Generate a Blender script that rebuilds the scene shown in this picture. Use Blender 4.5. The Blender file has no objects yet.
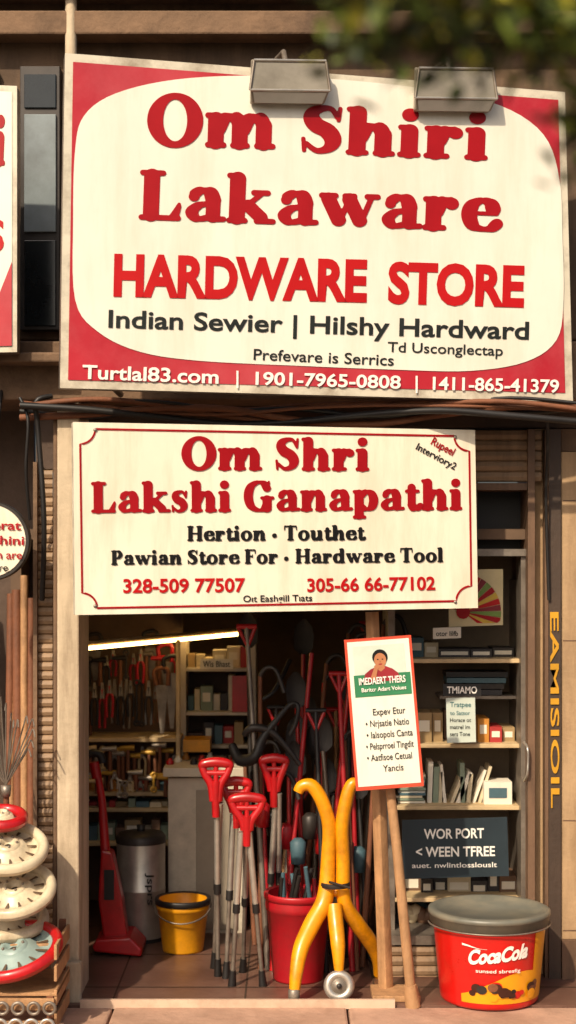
import bpy, math, random
import numpy as np
from mathutils import Vector, Matrix
random.seed(7)
F=1540.0; HY=560.0; CX=288.0
CAM=Vector((0,-7,2.0))
def at(px,py,d): return Vector(((px-CX)/F*d, d-7.0, 2.0+(HY-py)/F*d))
def floor_d(py): return 3080.0/(py-HY)
def lin(h):
    h=h.lstrip('#'); o=[]
    for i in (0,2,4):
        c=int(h[i:i+2],16)/255; o.append(c/12.92 if c<=.04045 else ((c+.055)/1.055)**2.4)
    return o
MATS={}
def mat(name,hexc,rough=.6,metal=0,var=.18,scale=5,bump=.0,dirt=None,damt=.5,dscale=2.0,streak=False,emit=0,coat=0,spec=.5):
    if name in MATS: return MATS[name]
    m=bpy.data.materials.new(name); m.use_nodes=True; nt=m.node_tree; N=nt.nodes; L=nt.links
    b=N['Principled BSDF']; c=lin(hexc)
    tc=N.new('ShaderNodeTexCoord'); n=N.new('ShaderNodeTexNoise'); n.inputs['Scale'].default_value=scale; n.inputs['Detail'].default_value=6; n.inputs['Roughness'].default_value=.65
    L.new(tc.outputs['Object'],n.inputs['Vector'])
    r=N.new('ShaderNodeValToRGB'); r.color_ramp.elements[0].position=.3; r.color_ramp.elements[1].position=.7
    r.color_ramp.elements[0].color=[x*(1-var) for x in c]+[1]; r.color_ramp.elements[1].color=[min(1,x*(1+var)) for x in c]+[1]
    L.new(n.outputs['Fac'],r.inputs['Fac']); out=r.outputs['Color']
    if dirt:
        mp=N.new('ShaderNodeMapping'); mp.inputs['Scale'].default_value=(1,1,.15) if streak else (1,1,1); mp.inputs['Location'].default_value=(3.1,1.7,.4)
        L.new(tc.outputs['Object'],mp.inputs['Vector'])
        n2=N.new('ShaderNodeTexNoise'); n2.inputs['Scale'].default_value=dscale*(4 if streak else 1); n2.inputs['Detail'].default_value=8; n2.inputs['Roughness'].default_value=.7
        L.new(mp.outputs[0],n2.inputs['Vector'])
        r2=N.new('ShaderNodeValToRGB'); r2.color_ramp.elements[0].position=.45; r2.color_ramp.elements[1].position=.75
        r2.color_ramp.elements[0].color=(0,0,0,1); r2.color_ramp.elements[1].color=(damt,damt,damt,1)
        L.new(n2.outputs['Fac'],r2.inputs['Fac'])
        mx=N.new('ShaderNodeMix'); mx.data_type='RGBA'; L.new(r2.outputs['Color'],mx.inputs['Factor']); L.new(out,mx.inputs['A']); mx.inputs['B'].default_value=lin(dirt)+[1]
        out=mx.outputs['Result']
    L.new(out,b.inputs['Base Color'])
    rr=N.new('ShaderNodeMapRange'); rr.inputs['To Min'].default_value=max(.02,rough-.1); rr.inputs['To Max'].default_value=min(1,rough+.12); L.new(n.outputs['Fac'],rr.inputs['Value']); L.new(rr.outputs[0],b.inputs['Roughness'])
    b.inputs['Metallic'].default_value=metal; b.inputs['Specular IOR Level'].default_value=spec
    if coat: b.inputs['Coat Weight'].default_value=coat; b.inputs['Coat Roughness'].default_value=.15
    if bump:
        bp=N.new('ShaderNodeBump'); bp.inputs['Strength'].default_value=bump; bp.inputs['Distance'].default_value=.01
        n3=N.new('ShaderNodeTexNoise'); n3.inputs['Scale'].default_value=scale*8; n3.inputs['Detail'].default_value=5; L.new(tc.outputs['Object'],n3.inputs['Vector'])
        L.new(n3.outputs['Fac'],bp.inputs['Height']); L.new(bp.outputs[0],b.inputs['Normal'])
    if emit: b.inputs['Emission Color'].default_value=c+[1]; b.inputs['Emission Strength'].default_value=emit
    MATS[name]=m; return m

# ---------- planes ----------
class Plane:
    def __init__(s,o,n): s.o=Vector(o); s.n=Vector(n).normalized()
    def p(s,px,py,off=0):
        d=Vector(((px-CX)/F,1,(HY-py)/F)); t=(s.o-CAM).dot(s.n)/d.dot(s.n)
        return CAM+d*t+s.n*off
def front(d): return Plane((0,d-7,0),(0,-1,0))
def quadplane(tl,dl,tr,dr):
    a=at(*tl,dl); b=at(*tr,dr); u=(b-a); u.z=0; u.normalize(); n=Vector((u.y,-u.x,0)); return Plane(a,n)

def catmull(pts,k=6,closed=False):
    P=[Vector(p) for p in pts]; n=len(P); out=[]
    rng=range(n) if closed else range(n-1)
    for i in rng:
        if closed: a,b,c,d=P[(i-1)%n],P[i],P[(i+1)%n],P[(i+2)%n]
        else: a,b,c,d=P[max(i-1,0)],P[i],P[i+1],P[min(i+2,n-1)]
        for j in range(k):
            t=j/k
            out.append(.5*((2*b)+(c-a)*t+(2*a-5*b+4*c-d)*t*t+(3*b-a-3*c+d)*t**3))
    if not closed: out.append(P[-1])
    return out

# ---------- serif lettering (own glyph design) ----------
T=.138; TH=.052
def st(x,y0,y1,r=T): return [('l',[(x,y0+r*.8,r),(x,y1-r*.8,r)])]
def sf(x0,x1,y,r=.055): return [('l',[(x0+r,y,r),(x1-r,y,r)])]
def pn(*p,T=T,TH=TH): return [('c',p,T,TH)]
def ln(x0,y0,x1,y1,r0,r1=None): return [('l',[(x0,y0,r0),(x1,y1,r1 if r1 else r0)])]
def dt(x,y,r): return [('l',[(x,y,r),(x,y+.001,r)])]
def ringg(cx,cy,rx,ry,tt=T): return [('r',cx,cy,rx,ry,tt)]
arch=lambda a,b:pn((a+.03,.36),(a+.14,.58),(b-.08,.605),(b,.44))
Scurve=lambda k:[('s',[(x*k,y*k,w*(k**.5)) for x,y,w in [(.60,.76,.045),(.50,.93,.05),(.34,.93,.075),(.21,.85,.11),(.19,.72,.135),(.28,.58,.15),(.44,.48,.15),(.53,.34,.145),(.53,.20,.12),(.44,.09,.08),(.28,.06,.055),(.12,.20,.045)]])]+[('l',[(.62*k,.70*k,.035),(.64*k,.95*k,.035)]),('l',[(.09*k,.05*k,.035),(.07*k,.30*k,.035)])]
G={
'O':(ringg(.48,.5,.48,.53),.99),'o':(ringg(.37,.335,.36,.36,.125),.76),
'S':(Scurve(1),.74),'s':(Scurve(.70),.56),
'm':(st(.19,0,.66)+sf(.0,.2,.62)+sf(.01,.38,.055)+arch(.2,.6)+st(.6,0,.56)+sf(.44,.78,.055)+arch(.62,1.01)+st(1.01,0,.56)+sf(.85,1.22,.055),1.24),
'n':(st(.19,0,.66)+sf(.0,.2,.62)+sf(.01,.38,.055)+arch(.2,.6)+st(.6,0,.56)+sf(.44,.80,.055),.83),
'h':(st(.19,0,1)+sf(.0,.2,.95)+sf(.01,.38,.055)+arch(.2,.6)+st(.6,0,.56)+sf(.44,.80,.055),.83),
'i':(st(.19,0,.66)+sf(.0,.2,.62)+sf(.0,.38,.055)+dt(.19,.88,.135),.42),
'l':(st(.19,0,1)+sf(.0,.2,.95)+sf(.0,.38,.055),.42),
'r':(st(.19,0,.66)+sf(.0,.2,.62)+sf(.0,.42,.055)+pn((.24,.38),(.33,.58),(.48,.62))+dt(.5,.54,.12),.65),
'L':(st(.24,0,1)+sf(.03,.48,.945)+sf(.03,.76,.055)+ln(.60,.06,.72,.34,.06,.03)+ln(.66,.06,.73,.3,.06,.03),.80),
'a':(st(.5,.02,.58,.125)+pn((.5,.44),(.44,.60),(.30,.635),(.18,.56))+dt(.17,.50,.095)+pn((.46,.37),(.26,.33),(.14,.19),(.24,.06),(.44,.10),T=.115)+ln(.52,.06,.68,.07,.055),.72),
'k':(st(.19,0,1)+sf(.0,.2,.95)+sf(.01,.38,.055)+ln(.26,.26,.58,.58,.05)+ln(.38,.36,.60,.13,.12)+sf(.42,.76,.62)+sf(.48,.86,.055),.86),
'w':(ln(.17,.55,.35,.14,.13)+ln(.36,.09,.54,.6,.05)+ln(.53,.55,.71,.14,.13)+ln(.73,.09,.90,.6,.05)+sf(.0,.34,.62)+sf(.40,.66,.62)+sf(.78,1.06,.62),1.06),
'e':(pn((.56,.46),(.51,.57),(.37,.63),(.20,.53),(.15,.33),(.22,.13),(.38,.06),(.53,.08),(.63,.17),TH=.05)+ln(.2,.37,.62,.37,.04),.71),
'G':(pn((.72,.76),(.62,.91),(.44,.945),(.24,.80),(.17,.5),(.24,.2),(.44,.055),(.62,.08),(.70,.2))+st(.72,.0,.5)+sf(.52,.94,.44)+ln(.76,.68,.78,.96,.035),.97),
'p':(st(.19,-.25,.66)+sf(.0,.2,.62)+sf(.0,.40,-.2)+pn((.24,.48),(.40,.62),(.56,.55),(.62,.34),(.56,.12),(.40,.055),(.24,.16)),.80),
't':(st(.22,.1,.84,.12)+sf(.02,.46,.62)+pn((.22,.18),(.28,.07),(.38,.06),(.47,.14)),.50),
'H':(st(.22,0,1)+st(.78,0,1)+sf(.02,.42,.055)+sf(.58,.98,.055)+sf(.02,.42,.945)+sf(.58,.98,.945)+ln(.2,.5,.8,.5,.05),1.02),
'T':(st(.43,0,1)+sf(.22,.64,.055)+sf(.04,.82,.945)+ln(.08,.92,.06,.7,.045,.03)+ln(.78,.92,.80,.7,.045,.03),.88),
'u':(st(.19,.12,.66)+sf(.0,.2,.62)+pn((.19,.25),(.25,.08),(.38,.055),(.54,.2))+st(.6,0,.66)+sf(.42,.6,.62)+sf(.6,.80,.055),.84),
'P':(st(.22,0,1)+sf(.02,.44,.055)+sf(.02,.4,.945)+pn((.26,.945),(.50,.93),(.62,.72),(.50,.50),(.26,.46)),.80),
'F':(st(.22,0,1)+sf(.02,.44,.055)+sf(.02,.72,.945)+ln(.68,.92,.70,.7,.05,.03)+sf(.22,.54,.52)+ln(.52,.42,.52,.62,.03),.76),
'd':(st(.6,0,1)+sf(.42,.6,.95)+sf(.6,.80,.055)+pn((.54,.5),(.38,.62),(.22,.54),(.15,.33),(.22,.12),(.38,.055),(.54,.16)),.84),
'·':(dt(.2,.33,.15),.46),
}
GC={}
def glyph(ch):
    if ch in GC: return GC[ch]
    prim,adv=G[ch]
    h=.018; x0,x1,y0,y1=-.08,adv+.12,-.32,1.12
    xs=np.arange(x0,x1+h,h); ys=np.arange(y0,y1+h,h); XX,YY=np.meshgrid(xs,ys)
    D=np.full(XX.shape,9.0)
    def cap(p,q):
        nonlocal D
        ax,ay,ar=p; bx,by,br=q; dx,dy=bx-ax,by-ay; L2=dx*dx+dy*dy+1e-9
        t=np.clip(((XX-ax)*dx+(YY-ay)*dy)/L2,0,1)
        dd=np.hypot(XX-ax-t*dx,YY-ay-t*dy)-(ar+(br-ar)*t)
        D=np.minimum(D,dd)
    for p in prim:
        if p[0]=='l':
            for a,b in zip(p[1],p[1][1:]): cap(a,b)
        elif p[0]=='s':
            q=catmull([Vector(v) for v in p[1]],5)
            for a,b in zip(q,q[1:]): cap(tuple(a),tuple(b))
        elif p[0]=='c':
            q=catmull([Vector((a[0],a[1],0)) for a in p[1]],6); R=[]
            for i in range(len(q)):
                d=q[min(i+1,len(q)-1)]-q[max(i-1,0)]; s=abs(d.y)/(d.length+1e-9); R.append((q[i].x,q[i].y,p[3]+(p[2]-p[3])*s**1.4))
            for a,b in zip(R,R[1:]): cap(a,b)
        elif p[0]=='r':
            _,cx,cy,rx,ry,tt=p
            o=(np.sqrt(((XX-cx)/rx)**2+((YY-cy)/ry)**2)-1)*min(rx,ry)
            irx,iry=rx-2*tt,ry-.13
            i_=(np.sqrt(((XX-cx+.02*(YY-cy))/irx)**2+((YY-cy)/iry)**2)-1)*min(irx,iry)
            D=np.minimum(D,np.maximum(o,-i_))
    V=[];Fc=[];key={}
    def vid(k,x,y):
        if k not in key: key[k]=len(V); V.append((x,y))
        return key[k]
    ny,nx=D.shape
    for j in range(ny-1):
        for i in range(nx-1):
            c=[(i,j),(i+1,j),(i+1,j+1),(i,j+1)]; dv=[D[b,a] for a,b in c]
            if min(dv)>=0: continue
            poly=[]
            for k in range(4):
                a=c[k];b=c[(k+1)%4];da=dv[k];db=dv[(k+1)%4]
                if da<0: poly.append(vid(a,xs[a[0]],ys[a[1]]))
                if (da<0)!=(db<0):
                    t=da/(da-db); kk=(min(a,b),max(a,b))
                    poly.append(vid(kk,xs[a[0]]+(xs[b[0]]-xs[a[0]])*t,ys[a[1]]+(ys[b[1]]-ys[a[1]])*t))
            if len(poly)>2: Fc.append(poly)
    GC[ch]=(V,Fc,adv); return GC[ch]
def serif_text(s):
    V=[];Fc=[];x=0
    for ch in s:
        if ch==' ': x+=.30; continue
        v,f,adv=glyph(ch); o=len(V); V+=[(a+x,b) for a,b in v]; Fc+=[[i+o for i in q] for q in f]; x+=adv
    return V,Fc
SC={}
def sans_raw(s,bold):
    k=(s,bold)
    if k in SC: return SC[k]
    cu=bpy.data.curves.new('t','FONT'); cu.body=s; cu.offset=bold; cu.resolution_u=4
    ob=bpy.data.objects.new('t',cu); bpy.context.collection.objects.link(ob)
    me=bpy.data.meshes.new_from_object(ob.evaluated_get(bpy.context.evaluated_depsgraph_get()))
    r=([(v.co.x,v.co.y) for v in me.vertices],[list(p.vertices) for p in me.polygons])
    bpy.data.objects.remove(ob); bpy.data.curves.remove(cu); bpy.data.meshes.remove(me)
    SC[k]=r; return r
def sans_text(s,bold=.012):
    v,f=sans_raw(s,bold); hv,_=sans_raw('H',bold); y0=min(b for a,b in hv); hh=max(b for a,b in hv)-y0
    return [(a/hh,(b-y0)/hh) for a,b in v],f

# ---------- mesh builder ----------
class MB:
    def __init__(s): s.v=[];s.f=[];s.m=[];s.s=[];s.mats=[]
    def mi(s,m):
        if m not in s.mats: s.mats.append(m)
        return s.mats.index(m)
    def add(s,V,Fc,m,sm=False):
        o=len(s.v); s.v+=[tuple(v) for v in V]; k=s.mi(m)
        for q in Fc: s.f.append([i+o for i in q]); s.m.append(k); s.s.append(sm)
    def box(s,a,b,m,M=None):
        x0,y0,z0=a;x1,y1,z1=b
        V=[Vector(p) for p in [(x0,y0,z0),(x1,y0,z0),(x1,y1,z0),(x0,y1,z0),(x0,y0,z1),(x1,y0,z1),(x1,y1,z1),(x0,y1,z1)]]
        if M: V=[M@p for p in V]
        s.add(V,[(0,3,2,1),(4,5,6,7),(0,1,5,4),(1,2,6,5),(2,3,7,6),(3,0,4,7)],m)
    def pb(s,x0,y0,x1,y1,d0,d1,m):
        a=at(x0,y1,d0);b=at(x1,y0,d0); s.box((a.x,d0-7,a.z),(b.x,d1-7,b.z),m)
    def tube(s,pts,r,m,n=10):
        P=[Vector(p) for p in pts]; R=r if isinstance(r,(list,tuple)) else [r]*len(P)
        V=[];Fc=[];up=None
        for i,p in enumerate(P):
            t=(P[min(i+1,len(P)-1)]-P[max(i-1,0)]).normalized()
            if up is None: up=Vector((0,0,1)) if abs(t.z)<.8 else Vector((0,1,0))
            a=(up-t*up.dot(t)).normalized(); b=t.cross(a); up=a
            for k in range(n):
                g=2*math.pi*k/n; V.append(p+(a*math.cos(g)+b*math.sin(g))*R[i])
        for i in range(len(P)-1):
            for k in range(n): Fc.append((i*n+k,i*n+(k+1)%n,(i+1)*n+(k+1)%n,(i+1)*n+k))
        s.add(V,Fc,m,True); s.add(V[:n],[tuple(range(n))[::-1]],m); s.add(V[-n:],[tuple(range(n))],m)
    def ptube(s,pts,r,m,n=10,k=5):
        q=catmull([at(*p) for p in pts],k)
        if isinstance(r,(list,tuple)):
            rr=[];
            for i in range(len(q)):
                t=i/k; j=min(int(t),len(r)-2); rr.append(r[j]+(r[j+1]-r[j])*(t-j))
            r=rr
        s.tube(q,r,m,n)
    def lathe(s,c,prof,m,n=40,M=None,sm=True):
        c=Vector(c); V=[];Fc=[]
        for r,z in prof:
            for k in range(n):
                g=2*math.pi*k/n; p=Vector((r*math.cos(g),r*math.sin(g),z)); V.append(c+(M@p if M else p))
        for i in range(len(prof)-1):
            for k in range(n): Fc.append((i*n+k,i*n+(k+1)%n,(i+1)*n+(k+1)%n,(i+1)*n+k))
        s.add(V,Fc,m,sm)
    def flat(s,pl,poly,off,m): s.add([pl.p(x,y,off) for x,y in poly],[list(range(len(poly)))[::-1]],m)
    def panel(s,pl,poly,th,m,back=None):
        n=len(poly); V=[pl.p(x,y,0) for x,y in poly]; W=[v-pl.n*th for v in V]
        s.add(V,[list(range(n))[::-1]],m); s.add(V+W,[list(range(n,2*n))]+[(i,(i+1)%n,n+(i+1)%n,n+i) for i in range(n)],back or m)
    def line(s,pl,poly,w,off,m,closed=True):
        P=[Vector((x,y)) for x,y in poly]; n=len(P); V=[];Fc=[]
        for i in range(n):
            a=P[(i-1)%n] if closed or i>0 else P[i]; b=P[(i+1)%n] if closed or i<n-1 else P[i]
            t=(b-a).normalized(); q=Vector((-t.y,t.x))*w/2
            V+= [pl.p(*(P[i]+q),off),pl.p(*(P[i]-q),off)]
        for i in range(n if closed else n-1):
            j=(i+1)%n; Fc.append((2*i,2*j,2*j+1,2*i+1))
        s.add(V,Fc,m)
    def text(s,pl,txt,style,x0,y0,x1,y1,cap,m,off=.003,bold=.012,shear=0):
        V,Fc=serif_text(txt) if style=='serif' else sans_text(txt,bold)
        if not V: return
        V=[(a+shear*b,b) for a,b in V]
        mn=min(a for a,b in V); mx=max(a for a,b in V)
        p0=Vector((x0,y0));p1=Vector((x1,y1)); u=(p1-p0); n=Vector((u.y,-u.x)).normalized()
        s.add([pl.p(*(p0+u*((a-mn)/(mx-mn))+n*(b*cap)),off) for a,b in V],Fc,m)
    def obj(s,name,parent=None,bevel=0):
        me=bpy.data.meshes.new(name); me.from_pydata(s.v,[],s.f)
        for m in s.mats: me.materials.append(m)
        me.polygons.foreach_set('material_index',s.m); me.polygons.foreach_set('use_smooth',s.s); me.update()
        o=bpy.data.objects.new(name,me); bpy.context.collection.objects.link(o)
        if bevel:
            md=o.modifiers.new('b','BEVEL'); md.width=bevel; md.segments=2; md.limit_method='ANGLE'; md.angle_limit=math.radians(50); 
        if parent: o.parent=parent
        return o
def group(name):
    e=bpy.data.objects.new(name,None); e.empty_display_size=.1; bpy.context.collection.objects.link(e); return e

# ---------- materials ----------
m_white=mat('sign_white','#e4dfd0',.38,var=.05,scale=2,dirt='#bfae8c',damt=.35,dscale=1.4,streak=True)
m_cream=mat('sign_cream','#eee4cd',.42,var=.05,scale=2,dirt='#ac9066',damt=.4,dscale=1.8,streak=True)
m_signred=mat('sign_red_field','#ab1d2b',.4,var=.15,scale=2,dirt='#c86468',damt=.5,dscale=1.2)
m_frame=mat('sign_frame_paint','#cfc6b2',.5,var=.1,dirt='#6b5238',damt=.75,dscale=5)
m_red=mat('letter_red','#9a0612',.45,var=.1,spec=.3)
m_redb=mat('letter_red_bright','#b30f12',.45,var=.1,spec=.3)
m_blk=mat('letter_black','#141212',.5,var=.2,spec=.3)
m_dgrn=mat('letter_dark','#1f2321',.5,var=.2,spec=.3)
m_lwhite=mat('letter_white','#efe9df',.5,var=.04)
m_wall=mat('plaster_brown','#634e3c',.9,var=.3,scale=3,bump=.5,dirt='#2f241b',damt=.8,dscale=1.5,streak=True)
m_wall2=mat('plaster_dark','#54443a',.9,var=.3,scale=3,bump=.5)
m_conc=mat('ledge_concrete','#735a45',.9,var=.3,scale=4,bump=.6,dirt='#382a20',damt=.8,dscale=3)
m_pil=mat('pillar_paint','#c0ad92',.75,var=.14,scale=5,bump=.3,dirt='#6b563f',damt=.8,dscale=2,streak=True)
m_tan=mat('wall_tan_paint','#a98b68',.8,var=.14,scale=5,bump=.3,dirt='#6e5338',damt=.7,dscale=2,streak=True)
m_jamb=mat('jamb_brown','#6b503b',.6,var=.2,scale=5,bump=.2,dirt='#33241a',damt=.8,dscale=3,streak=True)
m_jambd=mat('jamb_dark','#3f3025',.6,var=.25,scale=5,bump=.2)
m_shut=mat('shutter_tan','#94775a',.6,var=.2,scale=4,dirt='#4c3a2a',damt=.7,dscale=3,streak=True)
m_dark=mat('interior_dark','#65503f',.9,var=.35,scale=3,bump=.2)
m_darkm=mat('dark_metal','#383330',.45,.4,var=.3,scale=8)
m_black=mat('black_rubber','#1b1817',.5,var=.3)
m_steel=mat('brushed_steel','#bdb6ab',.34,.7,var=.2,scale=9)
m_steeld=mat('worn_steel','#857b70',.42,.5,var=.3,scale=9,dirt='#4a3420',damt=.5,dscale=9)
m_zinc=mat('lamp_housing_grey','#9a9283',.42,.3,var=.12,dirt='#5a5144',damt=.5,dscale=5)
m_tr=mat('tool_red','#b01016',.35,var=.2,coat=.3,dirt='#55150f',damt=.5,dscale=9)
m_rp=mat('plastic_red','#a5141f',.4,var=.12,scale=7,dirt='#6a2c28',damt=.45,dscale=7)
m_ty=mat('tool_yellow','#e39405',.35,var=.14,coat=.3,dirt='#744510',damt=.75,dscale=7)
m_by=mat('bucket_yellow','#dc9510',.4,var=.1,dirt='#80581a',damt=.5,dscale=7)
m_wood=mat('wood_pole','#ab8159',.7,var=.25,scale=7,bump=.3,dirt='#5a3f28',damt=.6,dscale=5,streak=True)
m_woodd=mat('wood_dark','#70432a',.7,var=.3,scale=7,bump=.3)
m_shelf=mat('shelf_cream','#c6ab80',.6,var=.15,dirt='#6a563e',damt=.5,dscale=5)
m_shelfw=mat('counter_white','#c6baa6',.5,var=.1,dirt='#6a6258',damt=.5,dscale=5)
m_paper=mat('paper_white','#e0d8c6',.7,var=.08,scale=9)
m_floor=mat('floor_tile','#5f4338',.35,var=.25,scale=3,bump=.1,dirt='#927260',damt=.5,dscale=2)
m_slab=mat('pavement_concrete','#b08c76',.85,var=.18,scale=4,bump=.5,dirt='#74523f',damt=.6,dscale=2.5)
m_street=mat('asphalt','#4a4038',.9,var=.25,scale=6,bump=.6)

# ---------- ground ----------
g=MB(); g.box((-60,-60,-.18),(60,-1.2,-.15),m_street); g.box((-60,-1.2,-.18),(60,80,-.15),m_street); g.obj('ground')
g=MB(); g.box((-8,-1.2,-.15),(8,-.40,-.012),m_slab)
for i in range(-8,8): g.box((i*1.05+.27,-.395,-.15),(i*1.05+1.312,-.085,-.008+.002*(i%2)),m_slab)
g.obj('pavement',bevel=.012)

# ---------- building ----------
B=group('shop_building')
b=MB()
b.pb(-700,-500,1200,340,7.5,7.7,m_wall)
b.pb(-700,10,1200,34,7.36,7.499,m_conc)
b.pb(-700,-60,1200,-10,7.3,7.499,m_conc)
b.pb(-700,341,1200,400,7.15,7.7,m_conc)
b.pb(-700,352,62,362,7.0,7.149,m_conc)
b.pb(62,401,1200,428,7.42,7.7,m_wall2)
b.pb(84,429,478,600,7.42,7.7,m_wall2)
b.obj('upper_wall',B,.01)
b=MB()
mwg=mat('window_glass','#1c2225',.1,var=.3); mwp=mat('window_panel_grey','#737d80',.4,var=.25,scale=3,dirt='#3d3b38',damt=.7)
for x0,x1 in ((20,60),(-60,-4),(590,680)):
    b.pb(x0,66,x1,330,7.44,7.499,m_darkm)
    b.pb(x0+4,74,x1-4,108,7.43,7.4395,mwg)
    b.pb(x0+4,114,x1-4,232,7.425,7.4395,mwp)
    b.pb(x0+4,240,x1-4,326,7.43,7.4395,mwg)
b.obj('upper_windows',B,.004)
b=MB()
b.pb(57,401,79,1040,7.0,7.35,m_pil)
b.pb(53,401,57.5,1040,7.03,7.6,m_conc)
b.pb(51,962,81,1040,6.96,7.0,m_pil)
b.obj('left_pillar',B,.008)
def shutter(mb,x0,x1,y0,y1,d,m,step=7):
    a=at(x0,y1,d); c=at(x1,y0,d); n=max(2,int((y1-y0)/step)); h=(c.z-a.z)/n; V=[];Fc=[]
    prof=[]
    for i in range(n):
        z=a.z+i*h
        for t,o in ((0,0),(.12,-.010),(.5,-.016),(.88,-.010),(.999,0)): prof.append((z+t*h,o))
    for z,o in prof: V+=[(a.x,d-7+o,z),(c.x,d-7+o,z)]
    for i in range(len(prof)-1): Fc.append((2*i,2*i+1,2*i+3,2*i+2))
    mb.add(V,Fc,m)
b=MB(); shutter(b,36,53,470,990,7.2,m_shut,9); b.pb(33,462,37,990,7.15,7.5,m_conc); b.pb(36,401,56,469,7.3,7.6,m_wall2); b.obj('left_roller_shutter',B)
b=MB(); shutter(b,470,541,430,482,7.40,m_shut,9); b.pb(466,483,527,490,7.38,7.6,m_jamb)
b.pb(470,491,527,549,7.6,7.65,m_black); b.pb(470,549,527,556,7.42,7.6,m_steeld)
b.obj('right_shutter_remnant',B)
b=MB()
b.pb(528,429,535,1000,7.36,7.7,m_jamb); b.pb(535,429,545,1000,7.44,7.7,m_tan); b.pb(545,429,549,1000,7.37,7.7,m_jamb); b.pb(549,429,561,1000,7.35,7.7,m_jambd)
b.pb(521,556,527.5,1000,7.44,7.6,m_steeld)
b.pb(561.3,452,900,1000,7.37,7.7,m_tan); b.pb(561.3,429,900,451.5,7.42,7.7,m_conc)
b.pb(562,940,900,1000,7.345,7.37,m_jamb)
for i,y in enumerate((500,640,820,930)): b.pb(563,y,585+i,y+1.2,7.368,7.3699,m_jamb)
b.obj('right_jamb_and_wall',B,.005)
b=MB(); b.text(front(7.345),'EAMISIOIL','sans',550,612,551,808,8.5,mat('paint_yellow','#c08a14',.6),off=.002,bold=.02); b.obj('painted_lettering',B)
b=MB()
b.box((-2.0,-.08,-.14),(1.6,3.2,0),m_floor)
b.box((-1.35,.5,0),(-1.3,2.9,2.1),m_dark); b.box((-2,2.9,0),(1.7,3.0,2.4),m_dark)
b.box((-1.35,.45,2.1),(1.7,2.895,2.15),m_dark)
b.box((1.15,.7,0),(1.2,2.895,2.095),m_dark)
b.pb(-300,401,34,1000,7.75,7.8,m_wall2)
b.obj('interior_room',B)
b=MB()
for i in range(7): b.box((-2+i*.6,-.078,.0005),(-1.992+i*.6,2.8,.002),m_jambd)
for i in range(5): b.box((-2,.2+i*.6,.0026),(1.5,.208+i*.6,.0031),m_jambd)
b.obj('floor_joints',B)
b=MB(); b.pb(80,1000,395,1009,6.9,6.92,mat('threshold_cream','#c9ac94',.7,var=.12,dirt='#7a5e4a',damt=.6,dscale=4)); b.obj('threshold',B)
b=MB(); shutter(b,386,526,946,985,7.40,m_shut,8); b.pb(386,936,527,945,7.38,7.8,m_steeld); b.obj('cabinet_plinth',B)
p=MB(); p.ptube([(71,-150,7.38),(71,60,7.38),(71,300,7.38)],.028,m_pil,14); p.obj('drain_pipe')

# ---------- cables ----------
c=MB()
rnd=random.Random(3)
for k in range(7):
    pts=[]; d=7.0-.01*k
    for i in range(9):
        x=20+i*70; y=404+6*math.sin(i*1.1+k)+rnd.uniform(-4,4)+(k%3)*4+ (6 if 2<i<6 else 0)
        pts.append((x,y,d+.03*math.sin(i+k)))
    c.ptube(pts,.008+.004*(k%3),m_black if k%2 else m_woodd,8)
c.ptube([(52,396,6.98),(36,402,6.95),(38,430,6.98),(44,520,7.0),(42,600,7.1)],.012,m_black)
c.ptube([(20,398,6.99),(28,420,6.95),(26,470,6.98),(30,520,7.05)],.008,m_black)
c.ptube([(545,401,7.1),(548,440,7.2),(546,500,7.3),(549,600,7.34)],.008,m_black)
c.obj('cable_bundle')

# ---------- upper sign ----------
S=group('upper_shop_sign'); U=quadplane((65,53),6.5,(565,92),7.04)
b=MB(); b.panel(U,[(65,53),(565,92),(573,402),(60,388)],.07,m_frame,m_steeld); b.obj('frame',S,.006)
b=MB(); b.flat(U,[(73,62),(558,100),(565,393),(68,380)],.003,m_signred); b.obj('red_field',S)
oval=catmull([Vector(q) for q in [(75,150),(84,116),(115,94),(175,80),(255,76),(340,80),(430,90),(500,106),(543,135),(559,180),(562,240),(563,300),(556,340),(525,362),(470,371),(400,370),(300,366),(200,361),(140,352),(98,332),(75,300),(73,220)]],5,True)
b=MB(); b.flat(U,[tuple(q) for q in oval],.006,m_white); b.obj('white_field',S)
b=MB(); o=.009
b.text(U,'Om','serif',146,146,275,150,52,m_red,o)
b.text(U,'Shiri','serif',300,153,487,161,48,m_red,o)
b.text(U,'Lakaware','serif',138,220,502,233,50,m_red,o)
b.text(U,'HARDWARE','sans',113,297,366,303,43,m_redb,o,.042)
b.text(U,'STORE','sans',387,304,523,308,42,m_redb,o,.042)
b.text(U,'Indian Sewier | Hilshy Hardward','sans',108,328,528,340,18,m_dgrn,o,.02)
b.text(U,'Td Usconglectap','sans',387,352,502,356,10,m_dgrn,o,.01)
b.text(U,'Prefevare is Serrics','sans',253,360,393,366,11,m_dgrn,o,.01)
b.text(U,'Turtlal83.com','sans',82,379,218,384,14,m_lwhite,o,.02)
b.text(U,'|','sans',236,384,238,384,13,m_lwhite,o,.01)
b.text(U,'1901-7965-0808','sans',255,385,400,389,13,m_lwhite,o,.02)
b.text(U,'|','sans',415,389,417,389,13,m_lwhite,o,.01)
b.text(U,'1411-865-41379','sans',432,390,558,393,13,m_lwhite,o,.02)
b.obj('lettering',S)
b=MB()
for x in (110,300,500):
    b.tube([U.p(x,70+x*.05,-.07),U.p(x,70+x*.05,-.07)+Vector((0,.6,.05))],.015,m_steeld)
    b.tube([U.p(x,380,-.07),U.p(x,380,-.07)+Vector((0,.5,0))],.015,m_steeld)
b.obj('brackets',S)
m_lampg=mat('lamp_lens','#c9c6b8',.15,var=.1)
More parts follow.
